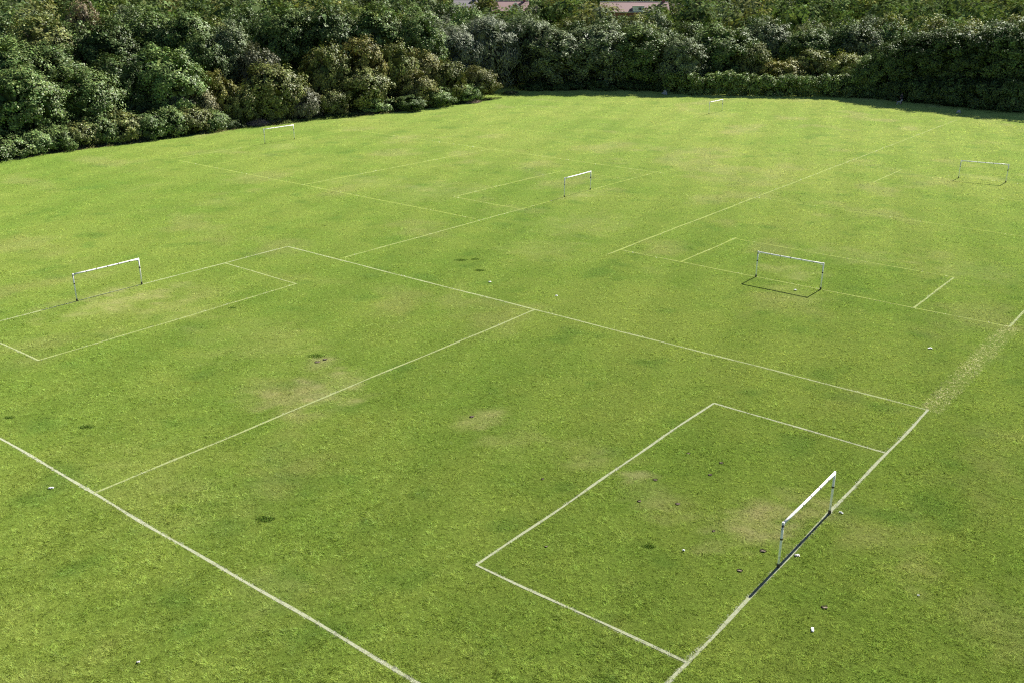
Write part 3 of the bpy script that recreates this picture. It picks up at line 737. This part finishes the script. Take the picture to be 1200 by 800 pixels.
def house(px, dist, width, eave, ridge, label, gable=None, dormers=(), roofmat=None):
    p = depth_point(px, 5, dist)
    root = tag(empty('house', (p[0], p[1], 0), YAW), label, 'house', 'houses beyond the wood')
    D = 12.0; w2 = width/2
    bm = bmesh.new(); bm_box(bm, (0, D/2, eave/2-.1), (width, D, eave+.2)); from_bm('wall', bm, M_brick, root)
    bm = bmesh.new(); prism(bm, -w2-.3, w2+.3, -.45, D+.45, eave, ridge); rf = from_bm('roof', bm, roofmat or M_tile, root)
    bm = bmesh.new(); bm_box(bm, (w2-1.5, D/2, ridge+.2), (1.1, .7, 1.8)); bm_box(bm, (w2-1.5, D/2, ridge+1.15), (1.25, .85, .12)); from_bm('chimney', bm, M_brick, rf)
    bm = bmesh.new(); bm_box(bm, (0, -.47, eave+.0), (width+.7, .08, .22)); bm_box(bm, (0, D/2, ridge+.03), (width+.6, .25, .12)); from_bm('fascia', bm, M_render, rf)
    for x in np.linspace(-w2+1.6, w2-1.6, max(2, int(width/3.2))):
        for z in (1.6, 4.2):
            if z+.8 < eave: window(root, float(x), 0, z, 1.5, 1.2)
    bm = bmesh.new(); bm_box(bm, (w2-3.2, -.02, 1.0), (.9, .1, 2.0)); dr = from_bm('door', bm, M_render, root)
    bm = bmesh.new(); bm_box(bm, (w2-2.9, -.09, 1.0), (.05, .06, .14)); from_bm('handle', bm, M_rust, dr)
    if gable:
        gx_, gw, gr = gable
        bm = bmesh.new(); bm_box(bm, (gx_, -.8, eave/2-.1), (gw, 1.6, eave+.2)); from_bm('bay', bm, M_brick, root)
        bm = bmesh.new(); prism(bm, gx_-gw/2-.35, gx_+gw/2+.35, -1.9, D/2, eave-.05, gr, 'y'); gf = from_bm('gable_roof', bm, roofmat or M_tile, root)
        bm = bmesh.new()
        for s in (-1, 1):
            a = Vector((gx_+s*(gw/2+.4), -1.95, eave-.15)); b = Vector((gx_, -1.95, gr-.05)); m_ = (a+b)/2; d_ = b-a
            mm = Matrix.Translation(m_) @ Matrix.Rotation(-math.atan2(d_.z, d_.x), 4, 'Y') @ Matrix.Diagonal((d_.length, .1, .5, 1))
            bmesh.ops.create_cube(bm, size=1.0, matrix=mm)
        from_bm('bargeboard', bm, M_render, gf)
        bm = bmesh.new(); bm_box(bm, (gx_, -1.93, eave+.3), (gw*.62, .06, .7)); from_bm('gable_panel', bm, M_render, gf)
        window(root, gx_, -1.6, 4.2, 2.0, 1.3)
    for dx, dw in dormers:
        z0 = eave+.1
        bm = bmesh.new(); bm_box(bm, (dx, 1.2, z0+1.1), (dw, 2.6, 2.0)); d_ = from_bm('dormer', bm, M_render, root)
        bm = bmesh.new(); bm_box(bm, (dx, 1.2, z0+2.16), (dw+.3, 3.0, .12)); from_bm('dormer_roof', bm, M_tile, d_)
        window(d_, dx+.5, -.1, z0+1.15, 1.2, 1.0)
    return root
house(598, 400, 14, 6.4, 9.9, 'brick house with a white edged gable above the willows', gable=(2.0, 5.2, 9.6))
house(745, 400, 26, 6.2, 9.8, 'long red roofed house with a white box dormer above the dark belt', dormers=((1.2, 4.4),))
M_slate = painted('grey_tiles', (.16, .15, .16), (.11, .10, .11), scale=2.5, rough=.8)
house(546, 420, 10, 6.6, 9.9, 'grey roofed house half hidden by tall trees, left of the willows', roofmat=M_slate)

# ------------------------------------------------------------------ goals
def make_goal(label, x, y, rz, half, hgt, lean=0.0):
    root = tag(empty('football_goal', (x, y, 0), rz), label, 'goal', 'netless white goal frames')
    bm = bmesh.new()
    z = hgt-.05
    n = 6
    bm_tube(bm, [(-half+2*half*k/n, 0, z-.015*math.sin(math.pi*k/n)) for k in range(n+1)], [.054]*(n+1), 14)
    bar = from_bm('crossbar', bm, M_white, root, smooth=True)
    bm = bmesh.new()
    for t in (-.62, -.3, .02, .36, .7): bm_tube(bm, [(t*half-.025, 0, z-.012), (t*half+.025, 0, z-.012)], [.058, .058], 14)
    from_bm('joint_collar', bm, M_rust, bar)
    for s in (-1, 1):
        bm = bmesh.new()
        bm_tube(bm, [(s*half, 0, -.1), (s*half+.01*s, 0, hgt*.5), (s*half, 0, hgt+.012)], [.045, .045, .045], 12)
        po = from_bm('post', bm, M_post, root, smooth=True)
        bm = bmesh.new(); bm_tube(bm, [(s*half, 0, -.1), (s*half, 0, .16)], [.062, .06], 12); from_bm('ground_socket', bm, M_rust, po)
        bm = bmesh.new()
        bm_tube(bm, [(s*half, 0, hgt*.62), (s*half+.004*s, 0, hgt*.66)], [.054, .054], 12)
        from_bm('clamp_band', bm, M_rust, po)
        bm = bmesh.new(); bm_box(bm, (s*(half-.09), 0, z-.09), (.17, .04, .04)); from_bm('corner_bracket', bm, M_post, po)
    return root
Q = math.pi/2
make_goal('white goal frame nearest the camera, its shadow lying along the painted line', L, CY, Q, 2.466, 1.9)
make_goal('white goal frame on the pale goal line with a worn straw patch before it', 0, CY, Q, 2.40, 1.9)
make_goal('white goal frame whose full frame shaped shadow lies on the grass before it', 35.3, 46.65, 0, 2.42, 1.9)
make_goal('white goal frame in the middle distance seen steeply from its side, with glaring crossbar', 6.5, 61.9, Q, 2.25, 1.9)
make_goal('white goal frame standing alone short of the tall shaded trees', 36.1, 94.4, .16, 2.3, 1.9)
make_goal('small looking white goal frame in front of the bushes of the wood', -41.6, 63.6, Q, 2.38, 1.9)
make_goal('farthest goal frame, only its crossbar showing against the foot of the hedge', -11, 124.7, Q, 2.2, 1.85)

# ------------------------------------------------------------------ litter, divots, tufts
def scrap(px, py, lx, ly, lz, rz, label, mat=M_litter, name='litter', cat='litter'):
    p = ground(px, py)
    bm = bmesh.new()
    bmesh.ops.create_grid(bm, x_segments=7, y_segments=7, size=.5)
    for v in bm.verts:
        rr = max(abs(v.co.x), abs(v.co.y))*2
        v.co.z = (1-rr**2)*.8+random.uniform(0, .35)
        v.co.x += random.uniform(-.05, .05); v.co.y += random.uniform(-.05, .05)
    bmesh.ops.solidify(bm, geom=bm.faces[:], thickness=.03)
    if cat == 'litter': lx, ly, lz = lx*.72, ly*.72, lz*.6
    for v in bm.verts: v.co = Vector((v.co.x*lx, v.co.y*ly, max(v.co.z*lz, 0)+.03))
    o = from_bm(name, bm, mat); o.location = (p[0], p[1], 0.0); o.rotation_euler = (0, 0, rz)
    return tag(o, label, cat, 'scraps of litter on the grass' if cat == 'litter' else None)
scrap(60, 572, .30, .14, .07, YAW+.1, 'white oblong scrap lying outside the near touchline')
scrap(952, 738, .34, .13, .09, YAW+1.35, 'white oval scrap nearest the camera, on bare open grass')
scrap(985.5, 601, .24, .12, .08, YAW-.9, 'white scrap beside the foot of the nearest goal')
scrap(801, 645, .13, .12, .06, .4, 'small white scrap inside the near penalty area')
scrap(1090, 408.5, .34, .18, .09, YAW, 'white scrap left of the wide faded line')
scrap(932, 340.5, .26, .22, .10, YAW, 'white speck inside the shadow of the goal that stands free of lines')
scrap(574, 331, .26, .2, .09, YAW, 'white speck by the long painted touchline in the middle of the field')
scrap(652, 347, .22, .18, .07, YAW, 'tiny pale speck just beyond the long touchline')
scrap(934, 651, .26, .2, .08, YAW, 'pale grey crumpled scrap behind the nearest goal', M_bag)
scrap(1076, 698, .1, .08, .05, .3, 'tiny pale flake alone on the near right grass')
scrap(162, 776, .15, .12, .05, .9, 'pale pinkish scrap at the bottom of the near left grass', M_bag)
scrap(779, 111.5, 1.0, .9, .8, .3, 'pale peaked sack under the dark belt of trees', M_bag, 'sack', 'sack')
scrap(1123, 133, .55, .4, .5, 1.0, 'pale crumpled sack at the foot of the shaded mass', M_bag, 'sack', 'sack')

def divot(px, py, size, rz, label):
    p = ground(px, py)
    root = tag(empty('divot', (p[0], p[1], 0), rz), label, 'divot', 'scuffed holes in the turf')
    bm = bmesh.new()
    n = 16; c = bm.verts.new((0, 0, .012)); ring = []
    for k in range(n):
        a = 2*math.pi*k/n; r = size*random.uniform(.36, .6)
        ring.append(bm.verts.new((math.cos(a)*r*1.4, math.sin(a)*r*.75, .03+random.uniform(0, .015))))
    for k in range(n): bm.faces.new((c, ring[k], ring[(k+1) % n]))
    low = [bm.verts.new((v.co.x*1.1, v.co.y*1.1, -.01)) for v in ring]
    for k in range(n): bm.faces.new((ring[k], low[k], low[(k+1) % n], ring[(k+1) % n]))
    from_bm('dark_hole_disc', bm, M_hole, root)  # dark disc in place of a dug hole, its shade in the soil colour
    bm = bmesh.new()
    bmesh.ops.create_icosphere(bm, subdivisions=3, radius=1)
    for v in bm.verts:
        f_ = random.uniform(.8, 1.15)
        v.co = Vector((v.co.x*size*.55*f_, v.co.y*size*.22*f_-size*.42, max(v.co.z, -.2)*size*.14*f_+.03))
    from_bm('kicked_soil', bm, M_soil, root)
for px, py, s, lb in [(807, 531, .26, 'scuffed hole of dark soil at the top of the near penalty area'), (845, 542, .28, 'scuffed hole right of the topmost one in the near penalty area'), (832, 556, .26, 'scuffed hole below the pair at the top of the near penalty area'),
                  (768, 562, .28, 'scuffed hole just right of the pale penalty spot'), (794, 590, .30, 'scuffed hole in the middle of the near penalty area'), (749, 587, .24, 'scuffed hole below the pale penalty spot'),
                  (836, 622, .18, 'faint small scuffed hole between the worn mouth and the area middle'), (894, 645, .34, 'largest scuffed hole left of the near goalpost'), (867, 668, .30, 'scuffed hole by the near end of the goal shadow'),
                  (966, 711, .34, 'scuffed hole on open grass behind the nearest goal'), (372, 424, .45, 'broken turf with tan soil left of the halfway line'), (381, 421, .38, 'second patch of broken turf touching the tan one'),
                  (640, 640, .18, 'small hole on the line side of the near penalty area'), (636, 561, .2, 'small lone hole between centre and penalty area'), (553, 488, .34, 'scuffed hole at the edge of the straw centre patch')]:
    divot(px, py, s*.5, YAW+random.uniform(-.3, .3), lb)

def tuft(px, py, r, n, h, label):
    p = ground(px, py)
    a = rng.uniform(0, 2*math.pi, n); rr = .62*r*rng.random(n)**.7
    x = np.cos(a)*rr*1.5; y = np.sin(a)*rr*.8
    ca, sa = math.cos(YAW), math.sin(YAW)
    x, y = x*ca-y*sa, x*sa+y*ca
    ht = h*rng.uniform(.5, 1.2, n)*(1-.5*(rr/r)**2)
    b = np.stack([x, y, np.full(n, -.005)], 1); yy = rng.uniform(0, 2*math.pi, n); wv = np.stack([np.cos(yy), np.sin(yy), yy*0], 1)*.018
    tp = b+np.stack([rng.normal(0, .45, n)*ht, rng.normal(0, .45, n)*ht, ht], 1)
    V = np.stack([b-wv, b+wv, tp], 1)
    me = np_mesh('grass_tuft', V.reshape(-1, 3), 3, np.array([.11, .19, .032])[None].repeat(n, 0)*rng.uniform(.7, 1.3, (n, 1)))
    me.materials.append(M_blade)
    o = link_mesh('grass_tuft', me, loc=(p[0], p[1], 0))
    return tag(o, label, 'grass tuft', 'dark tufts of longer grass')
for px, py, r, n, h, lb in [(311, 608, .42, 700, .17, 'dark green tuft in the left half of the near pitch'), (102, 500, .42, 700, .16, 'dark green tuft above the near touchline on the left'), (11, 489, .3, 400, .14, 'dark tuft above the near touchline close to the left edge'),
                        (540, 305, .55, 700, .16, 'broken dark tuft line beyond the long touchline'), (557, 304, .35, 400, .15, 'small dark tuft right of the broken dark line'), (272, 361, .3, 300, .14, 'dark tuft just outside the left penalty area'),
                        (562, 317, .5, 500, .14, 'bright edged tuft under the broken dark line'), (760, 640, .3, 400, .12, 'lush tuft in the near penalty area'), (370, 417, .6, 600, .14, 'dark tuft behind the broken tan turf')]:
    tuft(px, py, r, n*2//3, h*.5, lb)

def brush_heap(px, py, label, n=420, rad=1.7):
    """a heap of cut twigs"""
    p = ground(px, py); bm = bmesh.new()
    for k in range(n):
        a = random.uniform(0, 6.28); r = rad*math.sqrt(random.random()); z = random.uniform(.03, .9)*(1-r/rad*.8)
        c = Vector((math.cos(a)*r, math.sin(a)*r, z)); d = Vector((random.gauss(0, 1), random.gauss(0, 1), random.gauss(.2, .35))).normalized()*random.uniform(.2, .55)
        bm_tube(bm, [c-d, c+d], [.02, .012], 4)
    for v in bm.verts: v.co.z = max(v.co.z, .01)
    o = from_bm('twig_heap', bm, painted('dry_twigs', (.34, .26, .2), (.2, .15, .11), scale=3, rough=.9)); o.location = (p[0], p[1], 0)
    return tag(o, label, 'twig heap')
brush_heap(303, 146.5, 'pinkish heap of dry cut twigs under the olive bush')
brush_heap(552, 120.5, 'heap of dry grey twigs at the tip of the left wood', 360, 1.5)

# ------------------------------------------------------------------ person and dog in the shade
def skinned(name, verts, edges, radii, mat, parent, root=0):
    me = bpy.data.meshes.new(name); me.from_pydata(verts, edges, [])
    o = link_mesh(name, me, mat, parent)
    m = o.modifiers.new('skin', 'SKIN'); m.use_smooth_shade = True
    for v, r in zip(me.skin_vertices[0].data, radii): v.radius = (r, r) if not isinstance(r, tuple) else r
    me.skin_vertices[0].data[root].use_root = True
    s = o.modifiers.new('sub', 'SUBSURF'); s.levels = 2; s.render_levels = 2
    return o
pp = ground(1055.5, 122.4)
person = tag(empty('person', (pp[0], pp[1], 0), YAW+math.pi+.3), 'person in dark clothes standing with a dog in the tree shade', 'person')
bv = [(0, 0, .95), (0, 0, 1.15), (0, .01, 1.38), (0, 0, 1.50), (0, -.02, 1.60), (0, -.02, 1.70),
      (.10, 0, .9), (.11, -.02, .5), (.11, .02, .08), (.11, -.14, .04), (-.10, 0, .9), (-.12, -.04, .5), (-.13, 0, .08), (-.13, -.16, .04),
      (.19, .01, 1.40), (.25, .03, 1.12), (.23, -.10, .88), (-.19, .01, 1.40), (-.25, .02, 1.12), (-.20, -.16, .95)]
be = [(0, 1), (1, 2), (2, 3), (3, 4), (4, 5), (0, 6), (6, 7), (7, 8), (8, 9), (0, 10), (10, 11), (11, 12), (12, 13), (2, 14), (14, 15), (15, 16), (2, 17), (17, 18), (18, 19)]
br_ = [(.15, .11), (.14, .10), (.17, .11), .06, .095, .08, .09, .06, .045, .04, .09, .06, .045, .04, .065, .05, .035, .065, .05, .035]
skinned('body', bv, be, br_, M_skin, person)
sc_ = 1.14
cv = [bv[i] for i in (0, 1, 2, 14, 15, 17, 18)]; skinned('jacket', [tuple(np.array(v)+np.array([0, 0, .0])) for v in cv], [(0, 1), (1, 2), (2, 3), (3, 4), (2, 5), (5, 6)], [(.18, .14), (.17, .13), (.20, .14), .09, .07, .09, .07], M_cloth, person)
cv = [bv[i] for i in (0, 6, 7, 8, 10, 11, 12)]; skinned('trousers', cv, [(0, 1), (1, 2), (2, 3), (0, 4), (4, 5), (5, 6)], [(.17, .13), .11, .085, .07, .11, .085, .07], M_cloth, person)
bm = bmesh.new(); bmesh.ops.create_icosphere(bm, subdivisions=3, radius=.115, matrix=Matrix.Translation((0, .015, 1.69)))
bmesh.ops.delete(bm, geom=[f for f in bm.faces if f.calc_center_median().z < 1.66 and f.calc_center_median().y < .03], context='FACES')
from_bm('hair', bm, M_hair, person, smooth=True)
dp = ground(1053, 123.2)
dog = tag(empty('dog', (dp[0], dp[1], 0), YAW+.15), 'pale dog standing at the feet of the person in the shade', 'dog')
dv = [(0, 0, .5), (.28, 0, .52), (.42, 0, .66), (.52, 0, .78), (.64, 0, .75), (-.3, 0, .5), (-.42, 0, .58), (-.52, 0, .72),
      (.26, .1, .40), (.27, .1, .2), (.27, .1, .02), (.26, -.1, .40), (.29, -.1, .2), (.29, -.1, .02),
      (-.28, .1, .42), (-.24, .1, .28), (-.34, .1, .16), (-.31, .1, .02), (-.28, -.1, .42), (-.22, -.1, .28), (-.32, -.1, .16), (-.29, -.1, .02), (.47, .06, .88), (.47, -.06, .88)]
de = [(0, 1), (1, 2), (2, 3), (3, 4), (0, 5), (5, 6), (6, 7), (1, 8), (8, 9), (9, 10), (1, 11), (11, 12), (12, 13), (5, 14), (14, 15), (15, 16), (16, 17), (5, 18), (18, 19), (19, 20), (20, 21), (3, 22), (3, 23)]
dr_ = [.12, .15, .09, .085, .045, .12, .04, .02, .06, .035, .03, .06, .035, .03, .075, .045, .03, .03, .075, .045, .03, .03, .025, .025]
skinned('coat', dv, de, dr_, M_dog, dog)
